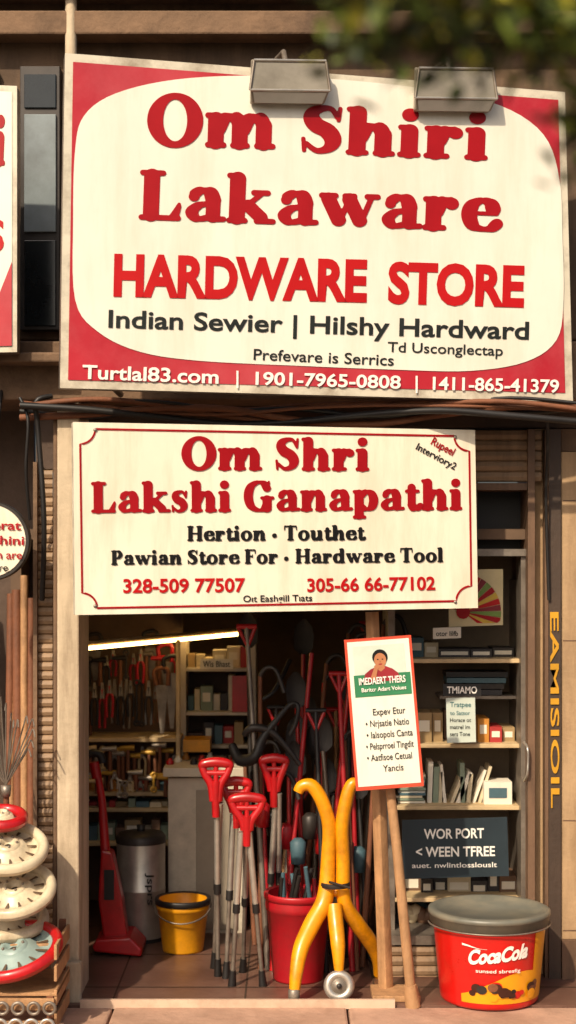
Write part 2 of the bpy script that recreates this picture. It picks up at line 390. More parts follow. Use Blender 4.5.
for x0,x1,yt,yb in ((250,330,58,100),(415,497,66,108)):
    Lp=group('sign_floodlight'); b=MB()
    dp=.07; pl=Plane(U.o+U.n*.082,U.n); rise=Vector((0,0,.03))
    q=[pl.p(x0+4,yt+3),pl.p(x1-4,yt+4),pl.p(x1,yb-9),pl.p(x0,yb-10)]
    u=(q[1]-q[0]).normalized(); bk=U.n*dp
    low=[pl.p(x1-3,yb+1)-U.n*.035,pl.p(x0+3,yb)-U.n*.035]
    A=[q[0]-bk+rise,q[1]-bk+rise]; Bk=[low[0]-U.n*.035,low[1]-U.n*.035]
    V=[q[0],q[1],q[2],q[3],low[0],low[1],A[0],A[1],Bk[0],Bk[1]]
    # front, sloped chin, top, back, bottom, ends
    b.add(V,[(3,2,1,0),(5,4,2,3),(0,1,7,6),(6,7,8,9),(9,8,4,5),(0,6,9,5,3),(1,2,4,8,7)],m_zinc)
    b.obj('housing',Lp,.007)
    b=MB()
    f=[q[3].lerp(low[1],.12)+u*.012,q[2].lerp(low[0],.12)-u*.012,low[0]-u*.014,low[1]+u*.014]
    nn=(f[1]-f[0]).cross(f[3]-f[0]).normalized()
    if nn.dot(U.n)<0: nn=-nn
    b.add([v+nn*.004 for v in f],[(0,3,2,1)],m_lampg)
    b.tube([q[3]+U.n*.002,q[2]+U.n*.002],.006,m_steel,8); b.tube([q[0]+Vector((0,0,.004)),q[1]+Vector((0,0,.004))],.007,m_steel,8)
    for i0,i1 in ((0,3),(1,2)): b.tube([q[i0]+U.n*.002,q[i1]+U.n*.002],.006,m_steeld,8)
    b.obj('lens_and_trim',Lp)
    b=MB(); m0=A[0].lerp(A[1],.5); b.tube([m0-Vector((0,0,.03)),m0-U.n*.05+Vector((0,0,.05)),m0-U.n*.2+Vector((0,0,.06))],.012,m_steeld); b.obj('arm',Lp)

# ---------- lower sign ----------
S=group('lower_shop_sign'); W=quadplane((73,422),6.5,(475,430),7.05)
b=MB(); b.panel(W,[(73,422),(475,430),(478,608),(75,615)],.045,m_cream,m_frame); b.obj('board',S,.004)
def notched(x0,y0,x1,y1,x2,y2,x3,y3,r):
    out=[]
    cs=[(x0,y0,0),(x1,y1,90),(x2,y2,180),(x3,y3,270)]
    for cx,cy,a in cs:
        for k in range(9):
            g_=math.radians(a+90-k*90/8); out.append((cx+r*math.cos(g_),cy+r*math.sin(g_)))
    return out
b=MB(); b.line(W,notched(80,429,469,436,471,601,82,608,15),2.0,.003,m_red)
b.obj('border_line',S)
b=MB(); o=.004
b.text(W,'Om Shri','serif',181,470,369,471,33,m_red,o)
b.text(W,'Lakshi Ganapathi','serif',91,513,462,510,31,m_red,o)
b.text(W,'Hertion · Touthet','serif',187,541,366,540,15,m_blk,o)
b.text(W,'Pawian Store For · Hardware Tool','serif',111,565,443,562,14.5,m_blk,o)
b.text(W,'328-509 77507','sans',123,593,245,592,14,m_redb,o,.026)
b.text(W,'305-66 66-77102','sans',307,592,435,590,13.5,m_redb,o,.026)
b.text(W,'Oıt Eashgill Tıats','sans',243,602,312,601,6.5,m_blk,o,.014)
b.text(W,'Rupeel','sans',430,444,452,456,8,m_red,o,.02)
b.text(W,'Interviory2','sans',415,449,454,470,7,m_blk,o,.015)
b.obj('lettering',S)
b=MB()
for x,y in ((95,430),(455,437),(95,606),(455,602)):
    pp=W.p(x,y,.003); b.lathe(pp,[(0.0,.004),(.006,.003),(.008,0)],m_steeld,12,Matrix(((1,0,0),(0,0,-1),(0,1,0))).to_3x3())
    b.tube([W.p(x,y,-.045),W.p(x,y,-.045)+Vector((0,.4,0))],.012,m_steeld)
b.obj('fixings',S)

# ---------- neighbouring sign ----------
S=group('neighbour_shop_sign'); pl=front(6.9)
b=MB(); b.panel(pl,[(-160,78),(17,86),(17,352),(-160,356)],.08,m_frame,m_steeld); b.obj('frame',S,.005)
b=MB(); b.flat(pl,[(-155,84),(12,92),(12,346),(-155,350)],.003,m_white); 
b.flat(pl,[(-155,300),(-60,296),(-10,318),(12,262),(12,346),(-155,350)],.006,m_signred)
b.text(pl,'Om Shri','serif',-150,160,5,166,50,m_red,.006); b.text(pl,'TOOLS','sans',-120,250,4,252,32,m_redb,.006,.02)
b.obj('face',S)
S=group('round_hanging_sign'); d=6.9; ce=at(-9,541,d)
R90=Matrix.Rotation(math.radians(90),3,'X')
b=MB(); r=.178; b.lathe(ce,[(0,.03),(r*.98,.03),(r,.024),(r,-.024),(r*.98,-.03),(0,-.03)],m_darkm,48,R90,False); b.obj('rim',S)
b=MB(); b.lathe(ce+Vector((0,-.033,0)),[(0,0),(r*.9,0),(r*.91,-.004)],m_cream,48,R90,False); b.obj('face',S)
b=MB(); pl=front(d-.04)
b.text(pl,'Laseerat','sans',-38,529,21,530,9,m_red,.0,.02);b.text(pl,'Trarshini','sans',-40,544,24,545,9,m_red,0,.02);b.text(pl,'Tools n are','sans',-36,558,22,559,8,m_red,0,.015)
b.text(pl,'of hire','sans',-22,571,8,571,7,m_blk,0,.012); b.obj('lettering',S)
b=MB(); b.tube([ce+Vector((0,0,r)),ce+Vector((0,.1,r+.25)),ce+Vector((0,.3,r+.6))],.008,m_black); b.tube([ce+Vector((0,.02,0)),ce+Vector((.0,.8,0))],.02,m_darkm); b.obj('bracket',S)

# ---------- left neighbour goods ----------
b=MB()
for i in range(16):
    x=-34+i*4.8+rnd.uniform(-2,2); b.tube([at(min(31,x+rnd.uniform(-6,6)),575+rnd.uniform(0,50),7.5),at(min(x,31),985,7.25)],.016+rnd.uniform(0,.008),m_woodd if i%3 else m_wood,8)
b.obj('timber_poles')
b=MB()
for k in range(18):
    a=math.radians(-78+k*9.2); L=.15+.03*math.sin(k)
    base=at(6,785,6.9); pts=[base]
    for t in (.3,.6,.85,1): pts.append(base+Vector((math.sin(a)*L*t*.9,-.05*t+.02*math.sin(k*2),math.cos(a)*L*t*1.5+.13*t)))
    pts.append(pts[-1]+Vector((.02*math.sin(a),-.04,-.03)))
    b.tube(catmull(pts,4),.0034,m_steeld,6)
b.tube([at(6,790,6.9),at(8,860,6.95),at(8,960,7.0)],.013,m_woodd)
b.lathe(at(6,792,6.9),[(.0,-.02),(.02,-.02),(.024,.03),(0,.03)],m_steeld,16)
b.obj('wire_rake')
m_hub=mat('wheel_cream','#cdbd9f',.35,var=.12,scale=8,dirt='#6e563a',damt=.65,dscale=8)
m_slot=mat('wheel_slot','#5a4634',.6,var=.2)
def wheel(name,px,py,d,R,tilt,roll,m,hub):
    M=(Matrix.Rotation(math.radians(roll),3,'Y')@Matrix.Rotation(math.radians(tilt),3,'X'))
    c=at(px,py,d); e=group(name); w=.024
    b=MB(); prof=[(R-w+w*math.cos(t),.028*math.sin(t)) for t in [i*math.pi/6 for i in range(13)]]; b.lathe(c,prof,m,56,M); b.obj('rim',e)
    b=MB(); b.lathe(c,[(R*.30,.022),(R*.40,.018),(R*.50,-.010),(R*.66,-.014),(R*.78,.004),(R-w*1.2,.012)],hub,56,M)
    b.lathe(c,[(R*.30,.022),(R*.26,.032),(R*.17,.034),(R*.14,.012),(R*.10,.008),(0,.008)],hub,32,M)
    b.lathe(c,[(R*.95,-.02),(R*.5,-.03),(0,-.03)],hub,40,M); b.obj('disc',e)
    b=MB()
    for k in range(12):
        a=2*math.pi*k/12+.3; ca,sa=math.cos(a),math.sin(a)
        P4=[(.46,-.018,.002),(.70,-.045,-.005),(.70,.045,-.005),(.46,.018,.002)]
        V=[c+M@Vector(((ca*r_-sa*w_)*R,(sa*r_+ca*w_)*R,z_)) for r_,w_,z_ in P4]
        b.add(V,[(0,1,2,3)],m_slot)
    for k in range(5):
        a=2*math.pi*k/5; q=c+M@Vector((math.cos(a)*R*.215,math.sin(a)*R*.215,.032)); b.lathe(q,[(R*.03,0),(R*.03,.008),(0,.009)],m_steeld,8,M)
    b.lathe(c,[(0,.0092),(R*.09,.0092)],m_darkm,20,M)
    b.obj('slots_and_bolts',e)
wheel('wheel_rim',8,848,6.74,.178,27,5,m_hub,m_hub)
wheel('wheel_rim',15,891,6.70,.182,27,-5,m_hub,m_hub)
wheel('wheel_rim',6,919,6.80,.19,14,3,m_hub,m_hub)
wheel('wheel_rim',14,951,6.62,.215,19,-10,m_tr,mat('wheel_teal','#8a9c96',.4,var=.2))
wheel('wheel_rim',2,818,6.80,.115,14,3,m_tr,m_hub)
e=group('wooden_crate'); b=MB()
for k,z in enumerate((.02,.10)):
    b.box((-1.45,-.52,z),(-.985,-.505,z+.05),m_wood,Matrix.Rotation(math.radians(rnd.uniform(-.6,.6)),4,'Y'))
for k,z in enumerate((.02,.12,.22,.31)):
    b.box((-.988,-.50,z),(-.975,-.12,z+.065),m_wood)
b.box((-1.45,-.505,.16),(-.975,-.12,.175),m_wood)
b.box((-1.45,-.36,.32),(-.99,-.12,.345),m_wood)
for x in (-1.44,-1.02): b.box((x,-.504,0),(x+.03,-.48,.16),m_woodd); b.box((x,-.15,0),(x+.03,-.125,.40),m_woodd)
b.obj('slats',e,.003)
b=MB()
for k in range(6):
    cc=Vector((-1.34+k*.066,-.545,.045)); b.lathe(cc,[(.028+.007*math.cos(t),.007*math.sin(t)) for t in [i*math.pi/4 for i in range(9)]],m_steel,20,R90)
    b.lathe(cc+Vector((.01,0,.075)),[(.024+.007*math.cos(t),.007*math.sin(t)) for t in [i*math.pi/4 for i in range(9)]],m_steeld,20,R90)
b.obj('metal_rings',e)

# ---------- interior fittings ----------
e=group('strip_lamp'); b=MB(); b.tube([at(80,649,7.7),at(250,633,9.3)],.010,mat('tube_glow','#ffcf80',.5,emit=14)); b.obj('tube',e)
b=MB(); a=at(80,645,7.72); z=at(250,629.5,9.32); b.tube([a,z],.016,m_shelf,6); b.obj('batten',e)
e=group('tool_rack'); b=MB()
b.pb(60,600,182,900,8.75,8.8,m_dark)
for y in (738,792,808,842): b.pb(70,y,180,y+4,8.45,8.75,m_shelf)
for x in (84,176): b.pb(x,640,x+4,930,8.44,8.47,m_shelf)
b.obj('frame',e,.003)
b=MB()
cols=[m_steeld,m_darkm,m_steel,m_woodd,m_tr,mat('brass_yellow','#b88e38',.4,.3,var=.2),m_black]
def pliers(mb,p,L,m,m2):
    for s_ in (-1,1):
        mb.tube(catmull([p+Vector((s_*.004,0,L*.35)),p+Vector((0,0,L*.2)),p+Vector((-s_*.018,0,0)),p+Vector((-s_*.014,0,-L*.5))],4),[.008]*13 ,m2,6)
        mb.tube([p+Vector((s_*.006,0,L*.15)),p+Vector((s_*.003,0,L*.5))],[.012,.004],m,6)
def spanner(mb,p,L,m):
    mb.tube([p+Vector((0,0,L*.4)),p-Vector((0,0,L*.5))],.007,m,6)
    for z in (L*.45,-L*.5): mb.lathe(p+Vector((0,0,z)),[(.014+.006*math.cos(t),.006*math.sin(t)) for t in [i*math.pi/3 for i in range(7)]],m,12,R90)
def hammer(mb,p,L,m,m2):
    mb.tube([p+Vector((0,0,L*.5)),p-Vector((0,0,L*.6))],[.009,.012],m2,8); mb.tube([p+Vector((-.045,0,L*.45)),p+Vector((.035,0,L*.45))],[.010,.018],m,8)
def saw(mb,p,L,m,m2):
    V=[p+Vector((-.035,0,L*.5)),p+Vector((.035,0,L*.5)),p+Vector((.012,0,-L*.6)),p+Vector((-.008,0,-L*.6))]
    mb.add(V+[v+Vector((0,.004,0)) for v in V],[(0,1,2,3),(7,6,5,4),(0,3,7,4),(1,5,6,2),(0,4,5,1),(3,2,6,7)],m)
    mb.tube(catmull([p+Vector((-.03,-.01,L*.5)),p+Vector((-.04,-.01,L*.5+.08)),p+Vector((.03,-.01,L*.5+.09)),p+Vector((.035,-.01,L*.5))],4),.012,m2,8)
for row,(y,dd,L) in enumerate(((668,8.6,.16),(704,8.52,.24),(762,8.5,.14),(784,8.43,.08))):
    x=90
    while x<176:
        p=at(x,y+rnd.uniform(-6,6),dd+rnd.uniform(-.06,.05)); k=rnd.random()
        mm=rnd.choice([m_steeld,m_darkm,m_darkm,m_woodd,m_black,m_black,m_rp]) if row<2 else rnd.choice([cols[2],cols[5],cols[0],cols[5],m_shelf])
        LL=L*rnd.uniform(.8,1.25)
        if k<.35: pliers(b,p,LL,m_steeld,mm)
        elif k<.55: spanner(b,p,LL,mm)
        elif k<.8 or row>1: hammer(b,p,LL,mm,m_woodd)
        else: saw(b,p,LL,m_steeld,mm)
        x+=rnd.uniform(4,8)
b.obj('hanging_tools',e)
b=MB()
bm=[mat('box_%d'%i,h,.6,var=.15,scale=9) for i,h in enumerate(['#9a8058','#a32b28','#c0b294','#44606a','#6a4f3c','#cfc0a0','#7f8c78','#bb7c2c','#333032','#d8ccb4'])]
def fill(mb,x0,x1,y,dmin,hmin,hmax,wmin,wmax,rr,dep=.12,only=None):
    x=x0
    while x<x1-wmin:
        w=min(rr.uniform(wmin,wmax),x1-x); h=rr.uniform(hmin,hmax); d_=dmin+rr.uniform(0,.06)
        m=rr.choice(only or bm); mb.pb(x,y-h,x+w-.8,y-.2,d_,d_+dep,m)
        if w>10 and h>9: mb.pb(x+2,y-h*.75,x+w-3,y-h*.4,d_-.002,d_-.0005,m_paper)
        x+=w
r5=random.Random(11)
fill(b,88,176,792,8.47,5,14,6,14,r5); fill(b,88,176,808,8.47,4,10,6,14,r5); fill(b,88,176,842,8.47,8,22,8,18,r5)
b.obj('boxes',e)
e=group('shelf_unit'); b=MB()
b.pb(180,640,186,800,8.7,9.0,m_shelfw); b.pb(249,620,256,800,8.7,9.0,m_shelfw); b.pb(180,800,256,960,8.95,9,m_dark)
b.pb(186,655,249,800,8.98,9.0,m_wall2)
for y in (668,712,745): b.pb(186,y,249,y+3.5,8.68,8.98,m_shelfw)
b.obj('frame',e,.003)
b=MB(); fill(b,188,248,712,8.72,14,38,6,13,r5); fill(b,188,248,745,8.72,8,24,7,16,r5); fill(b,188,248,668,8.72,8,22,7,18,r5)
b.pb(232,676,249,712,8.66,8.70,m_tr); b.obj('goods',e)
b=MB(); pl=front(8.64); b.panel(pl,[(200,659),(233,659),(233,669),(200,669)],.004,m_paper); b.text(pl,'Wis Bhast','sans',203,667,230,667,6,m_blk,.002,.01); b.obj('label',e)
e=group('shop_counter'); b=MB()
b.pb(163,768,246,777,8.2,8.75,m_shelfw); b.pb(168,778,243,937,8.26,8.7,m_shelfw); b.pb(196,790,238,930,8.25,8.26,mat('counter_front','#8e8272',.5,var=.2))
b.obj('carcass',e,.004)
b=MB(); 
for i in range(9): 
    x=170+i*8; c_=at(x,767.5,8.35+.1*(i%3)); hh=.05+.05*((i*7)%3)/3
    b.lathe(c_,[(0,0),(.02,0),(.021,hh*.7),(.012,hh*.85),(.012,hh),(0,hh)],[m_tr,m_paper,bm[7],m_black][i%4],14)
b.pb(183,740,210,752,8.5,8.7,m_by); b.obj('small_goods',e)

# ---------- display cabinet right ----------
e=group('display_cabinet'); b=MB()
b.pb(393,556,521,940,7.9,7.93,mat('cabinet_back','#7a6a56',.6,var=.25,scale=4))
b.pb(388,556,395,945,7.5,7.93,m_steeld)
b.box((at(521,0,7.5).x,.5,0),(at(521,0,7.5).x+.02,.93,1.9),m_steeld)
for y in (659,744,806,898): b.pb(395,y,520,y+4,7.5,7.9,m_shelf)
b.obj('frame',e,.002)
b=MB(); r6=random.Random(5)
fill(b,398,518,659,7.6,8,26,14,34,r6,.2,[bm[2],bm[8],bm[4],m_darkm,bm[3]])
fill(b,398,444,744,7.56,16,32,8,18,r6,.2,[bm[1],bm[0],bm[5],bm[4]]); fill(b,478,518,744,7.56,12,26,10,20,r6,.2,[bm[1],bm[7],bm[0]])
for k in range(4): b.pb(446+k,672+k*6,508-k*2,677+k*6,7.62,7.8,[m_black,bm[3],m_darkm,bm[8]][k])
b.pb(440,696,516,699,7.6,7.85,m_steeld)
fill(b,444,478,744,7.66,20,40,6,12,r6,.15)
for k in range(11):
    z=803-k*2.6; w=r6.uniform(-2,2); b.pb(397+w,z-2,424+w,z+.2,7.56+r6.uniform(0,.02),7.75,[m_paper,bm[6],bm[5],bm[3]][k%4])
for k in range(10):
    x=427+k*5.6; M=Matrix.Translation(at(x,805,7.6))@Matrix.Rotation(math.radians(r6.uniform(-8,22)),4,'Y')
    b.box((0,0,0),(r6.uniform(.012,.03),.15,r6.uniform(.15,.22)),[m_paper,bm[6],bm[2],m_paper,bm[5]][k%5],M)
b.pb(484,782,512,805,7.55,7.7,m_paper); b.pb(489,788,507,798,7.547,7.549,bm[3])
fill(b,398,518,898,7.62,10,34,10,24,r6,.2,[bm[4],bm[8],bm[2],m_darkm])
b.obj('stock',e)
b=MB()
for k in range(34):
    x=400+(k%17)*7.2; p=at(x,930-r6.uniform(0,22),7.66+.08*(k//17)); b.lathe(p,[(0,-.05),(.03,-.05),(.032,.02),(.02,.04),(0,.04)],r6.choice(bm+[m_darkm,m_woodd]),12,Matrix.Rotation(r6.uniform(-1.4,1.4),3,'Y'))
b.obj('jars',e)
b=MB(); hp=[at(524,742,7.4),at(527.5,748,7.33),at(528,762,7.33),at(527,775,7.33),at(524,781,7.4)]; b.tube(catmull(hp,4),.006,m_steel); b.obj('handle',e)
e=group('sunburst_poster'); pl=front(7.46); b=MB(); b.panel(pl,[(448,570),(503,569),(503,625),(449,627)],.004,mat('poster_bg','#c9b98c',.5,var=.1)); 
cx,cy=463,612
for k in range(20):
    a0=math.radians(-38+k*10); a1=a0+math.radians(9.2); poly=[(cx,cy)]
    for t in (a0,(a0+a1)/2,a1):
        q=Vector((math.cos(t),-math.sin(t))); s=38
        if q.x>1e-6: s=min(s,(501-cx)/q.x)
        if q.x<-1e-6: s=min(s,(450-cx)/q.x)
        if q.y>1e-6: s=min(s,(623-cy)/q.y)
        if q.y<-1e-6: s=min(s,(572-cy)/q.y)
        poly.append((cx+q.x*s,cy+q.y*s))
    b.flat(pl,poly[::-1],.002+.0003*(k%4),[m_redb,mat('poster_yellow','#c9a53a',.5),m_red,mat('poster_green','#6f8a3c',.5),mat('poster_dark_red','#7d1420',.5)][k%5])
b.flat(pl,[(cx+7*math.cos(t/12*6.283),cy+7*math.sin(t/12*6.283)) for t in range(12)],.005,m_red)
b.obj('sheet',e)
def notice(name,poly,d,bg,lines):
    e=group(name); pl=front(d); b=MB(); b.panel(pl,poly,.004,bg); b.obj('sheet',e)
    b=MB()
    for l in lines: b.text(pl,l[0],'sans',*l[1:6],l[6],.002,l[7] if len(l)>7 else .01)
    b.obj('print',e); return e
m_teal=mat('print_teal','#3d6f73',.5)
notice('black_label_sign',[(443,684),(481,684),(481,696),(443,696)],7.44,m_black,[('TMIAMO',447,693.5,477,693.5,7,m_lwhite,.02)])
notice('paper_notice',[(446,698),(475,697),(476,742),(447,743)],7.45,mat('notice_bg','#c3ccc0',.6,var=.08),[('Tratpee',450,707,471,707,5,m_teal),('to Satsor',450,715,470,715,4,m_teal),('Horace ot',450,722,471,722,4,m_dgrn),('matrel im',450,729,470,729,4,m_dgrn),('sers Tone',450,736,470,736,4,m_dgrn)])
notice('paper_card',[(433,628),(461,627),(461,638),(433,639)],7.45,m_paper,[('otor Iilfb',436,636,458,636,5,m_dgrn)])
notice('banner_sign',[(402,820),(507,817),(509,876),(403,879)],7.43,mat('banner_slate','#1d2a31',.5,var=.15),[('WOR PORT',424,839,484,838,10,m_lwhite,.02),('< WEEN TFREE',416,857,495,856,10,m_lwhite,.02),('auet. nwlintlosslouslt',412,868,497,867,5,m_lwhite,.005)])

# ---------- hanging price board ----------
e=group('price_board'); pl=front(6.88)
m_or=mat('board_orange_edge','#c9472c',.5,var=.1); m_gr=mat('board_green','#2f7a50',.5,var=.12)
def bq(s,t):
    tl=Vector((344,640));tr=Vector((411,635));br=Vector((424,786));bl=Vector((356,791))
    q=tl.lerp(tr,s).lerp(bl.lerp(br,s),t); return (q.x,q.y)
b=MB(); b.panel(pl,[bq(0,0),bq(1,0),bq(1,1),bq(0,1)],.015,m_or); b.obj('board',e,.003)
b=MB(); b.flat(pl,[bq(.04,.018),bq(.96,.018),bq(.96,.975),bq(.04,.975)],.002,m_white)
b.flat(pl,[bq(.12,.05),bq(.88,.05),bq(.88,.24),bq(.12,.24)],.0035,mat('photo_bg','#c9d3c4',.5,var=.1))
b.flat(pl,[bq(.10,.24),bq(.94,.24),bq(.94,.385),bq(.10,.385)],.004,m_gr); b.obj('face',e)
b=MB()
def ell(cx,cy,rx,ry,n=20,a0=0,a1=360): return [bq(cx+rx*math.cos(math.radians(a0+(a1-a0)*k/n)),cy+ry*math.sin(math.radians(a0+(a1-a0)*k/n))) for k in range(n)]
m_skin=mat('print_skin','#b5764e',.5,var=.1); m_shirt=mat('print_shirt','#96202a',.5,var=.2)
b.flat(pl,[bq(.24,.29),bq(.27,.235),bq(.36,.205),bq(.46,.19),bq(.58,.19),bq(.68,.21),bq(.76,.24),bq(.80,.29)],.005,m_shirt)
b.flat(pl,[bq(.45,.17),bq(.57,.17),bq(.57,.205),bq(.51,.225),bq(.45,.205)],.0056,m_skin)
b.flat(pl,ell(.51,.13,.115,.052),.006,m_blk)
b.flat(pl,ell(.51,.15,.09,.048),.0066,m_skin)
b.flat(pl,ell(.475,.144,.014,.004,10),.0072,m_blk); b.flat(pl,ell(.545,.144,.014,.004,10),.0072,m_blk)
b.flat(pl,ell(.51,.176,.03,.005,10),.0072,m_shirt); b.flat(pl,[bq(.505,.15),bq(.52,.163),bq(.50,.163)],.0072,mat('print_shade','#8f5636',.5))
b.flat(pl,[bq(.34,.27),bq(.42,.19),bq(.47,.195),bq(.42,.28)],.0078,m_skin); b.flat(pl,ell(.45,.192,.04,.014,12),.0082,m_skin)
b.obj('portrait_print',e)
b=MB()
def bt(txt,s0,s1,t,cap,m,off=.005,bold=.012): b.text(pl,txt,'sans',*bq(s0,t),*bq(s1,t),cap,m,off,bold)
bt('IMEDAERT THERS',.17,.86,.305,7,m_lwhite,.009,.02); bt('Baritcr Adart Voiues',.2,.86,.352,4,m_lwhite,.009)
for k,(t_,a,z_) in enumerate((('Expev Etur',.34,.82),('• Nrjsatie Natio',.22,.86),('• Ialsopols Canta',.22,.9),('• Pelsprroel Tingdit',.2,.9),('• Aatfisoe Cetual',.2,.86),('Yancis',.42,.72))):
    bt(t_,a,z_,.51+k*.075,6.5,m_dgrn,.005,.008)
b.obj('lettering',e)

e=group('wooden_post'); b=MB()
b.tube([at(372,612,7.05),at(379,800,7.05),at(386,992,7.12)],[.032,.034,.036],m_wood,4)
b.obj('post',e,.004)
b=MB(); b.box((at(372,0,7.0).x,-.04,.001),(at(420,0,7.0).x,.16,.028),m_wood); b.obj('foot',e,.004)
b=MB(); b.tube([at(388,770,6.97),at(397,850,6.95),at(408,962,6.93),at(412,1004,6.93)],[.022,.023,.024,.024],m_wood,10); b.tube([at(410,985,6.92),at(413,1007,6.92)],[.03,.036],m_wood,10); b.obj('leaning_pole')

# ---------- yellow forked tool ----------
e=group('yellow_hand_cart'); b=MB(); Dt=7.15
b.ptube([(298,792,Dt),(302,786,Dt),(312,786,Dt),(322,801,Dt),(329,826,Dt),(328,860,Dt),(325,898,Dt-.02),(312,924,7.08),(301,948,7.02),(296,975,6.97),(294,1001,6.95)],[.024,.028,.032,.033,.033,.034,.040,.041,.037,.03,.02],m_ty,14)
b.ptube([(359,783,Dt),(352,784,Dt),(347,797,Dt),(342,826,Dt),(343,860,Dt),(344,900,Dt),(356,922,7.2),(369,940,7.27),(378,958,7.33),(378,977,7.37)],[.02,.028,.032,.033,.033,.034,.038,.037,.033,.02],m_ty,14)
b.ptube([(334,905,Dt-.03),(336,925,7.08),(338,945,7.03),(339,972,7.0)],[.036,.036,.034,.02],m_ty,14)
b.tube([at(326,822,Dt+.02),at(345,822,Dt+.02)],.016,m_ty,10); b.tube([at(326,892,Dt),at(346,892,Dt)],.022,m_ty,10)
b.obj('fork_frame',e)
b=MB(); cw=at(339,984,6.98); RY=Matrix.Rotation(math.radians(78),3,'X')
cw.z=.07
b.lathe(cw,[(.05+.02*math.cos(t),.02*math.sin(t)) for t in [i*math.pi/6 for i in range(13)]],m_steel,32,RY)
b.lathe(cw,[(0,.016),(.035,.012),(.04,-.012),(0,-.016)],m_steeld,24,RY); b.lathe(cw,[(0,.024),(.012,.024),(.012,0)],m_darkm,12,RY)
b.obj('caster_wheel',e)
b=MB(); b.lathe(at(335,884,Dt-.01),[(.068,-.012),(.071,0),(.068,.012)],m_darkm,24); b.tube([at(329,882,Dt-.085),at(350,888,Dt-.075)],.006,m_darkm)
b.lathe(at(294,1001,6.95),[(0,-.01),(.026,-.008),(.026,.05),(.02,.055)],m_steeld,16); b.lathe(at(378,977,7.37),[(0,0),(.024,0),(.024,.04)],m_black,16); b.obj('clamp_and_feet',e)

# ---------- red handled tools ----------
def grabber(cx,ty,w,by,legs,d,reach=34,m=m_tr):
    e=group('red_handled_crutch'); b=MB()
    y1=ty+reach
    b.ptube([(cx-w/2,ty+7,d),(cx-w/2+1.5,ty+3,d),(cx,ty+1,d),(cx+w/2-1.5,ty+3,d),(cx+w/2,ty+7,d)],[.016,.022,.024,.022,.016],m,12)
    b.ptube([(cx-w/2,ty+6,d),(cx-w/2+3,ty+13,d),(cx-5,ty+24,d),(cx-3,y1,d)],[.017,.019,.019,.018],m,10)
    b.ptube([(cx+w/2,ty+6,d),(cx+w/2-3,ty+13,d),(cx+5,ty+24,d),(cx+3,y1,d)],[.017,.019,.019,.018],m,10)
    b.tube([at(cx,ty+20,d),at(cx,y1+16,d)],[.026,.018],m,12)
    b.tube([at(cx-w*.33,ty+12,d),at(cx+w*.33,ty+12,d)],.014,m,10)
    b.tube([at(cx,ty+4,d),at(cx,ty+22,d)],.012,m,10)
    b.obj('grip',e)
    b=MB()
    for (x0,x1,yb) in legs:
        df=floor_d(yb); q=[at(cx+x0,y1+2,d),at(cx+x0+(x1-x0)*.5,(y1+yb)/2,(d+df)/2),at(cx+x1,yb,df)]
        b.tube([q[0],q[1]],.015,m_steel,10); b.tube([q[1],q[2]],.011,m_steeld,10)
        b.tube([q[1]+(q[0]-q[1])*.06,q[1]-(q[0]-q[1])*.06],.018,m_black,10)
        b.tube([q[2].lerp(q[1],.2),q[2]],[.015,.021],m_black,10)
    b.obj('legs',e)
grabber(216,761,28,975,[(1,2,976),(4,-2,968)],7.25,40)
grabber(247,796,31,985,[(-6,-15,986),(2,16,986),(0,-4,972)],7.15,34)
grabber(236,780,26,975,[(-3,-10,978)],7.35,32)
grabber(274,757,24,960,[(2,-8,965),(5,4,962)],7.5,34)
e=group('garden_tool_bundle'); b=MB(); r8=random.Random(21)
for k in range(44):
    xb=r8.uniform(252,372); d0=r8.uniform(7.45,8.2); xt=xb+r8.uniform(-22,26)+ (8 if k%2 else -4); yt=r8.uniform(622,800)
    mm=r8.choice([m_woodd,m_black,m_tr,m_darkm,m_steeld,m_woodd,m_rp,m_steeld,m_wood]); yb=HY+3080/d0
    p0=at(xt,yt,d0+.15); p1=at(xb,yb,d0); b.tube([p0,p1],[.011,.015],mm,8)
    k3=k%4; u=(p0-p1).normalized()
    if k3==0:
        b.tube([p0-Vector((.05,0,0)),p0+Vector((.05,0,0))],.013,r8.choice([m_tr,m_black]),8)
        for s_ in (-1,1): b.tube([p0+Vector((s_*.045,0,0)),p0-u*.1],.009,m_tr,8)
    elif k3==1:
        q=[p0,p0+u*.04+Vector((.03,-.01,.0)),p0+u*.05+Vector((.08,-.03,-.02)),p0+Vector((.12,-.04,-.08))]; b.tube(catmull(q,4),[.012]*13,m_darkm,8)
    elif k3==2:
        V=[]
        pr=[(0,.02),(.03,.05),(.10,.055),(.15,.045),(.19,.012)]
        for z,wd in pr: V+=[p0+u*z+Vector((-wd,-.012,0)),p0+u*z+Vector((0,.006,0)),p0+u*z+Vector((wd,-.012,0))]
        Fc=[]
        for i in range(4):
            for j in range(2): Fc.append((i*3+j,i*3+j+1,(i+1)*3+j+1,(i+1)*3+j))
        b.add(V,Fc,m_darkm,True)
b.obj('handles',e)
b=MB()
b.ptube([(232,745,7.7),(240,760,7.65),(255,757,7.6),(262,740,7.6),(275,722,7.6),(290,705,7.62),(298,706,7.6),(296,722,7.6),(290,735,7.6)],[.02,.03,.03,.022,.016,.012,.012,.012,.01],m_black,12)
b.ptube([(244,735,7.62),(252,728,7.6),(268,730,7.6),(282,742,7.6),(300,765,7.6)],[.014,.02,.02,.016,.012],m_darkm,12)
b.ptube([(262,700,7.8),(275,690,7.8),(290,660,7.9)],.012,m_black); b.obj('black_cutters',e)
b=MB()
for k in range(9):
    x=262+k*12; b.lathe(at(x,838+r8.uniform(-25,40),7.6+.03*(k%3)),[(0,-.06),(.035,-.055),(.04,.05),(.02,.07),(0,.07)],[m_tr,m_black,m_rp,bm[3],m_darkm][k%5],16)
b.obj('packed_heads',e)

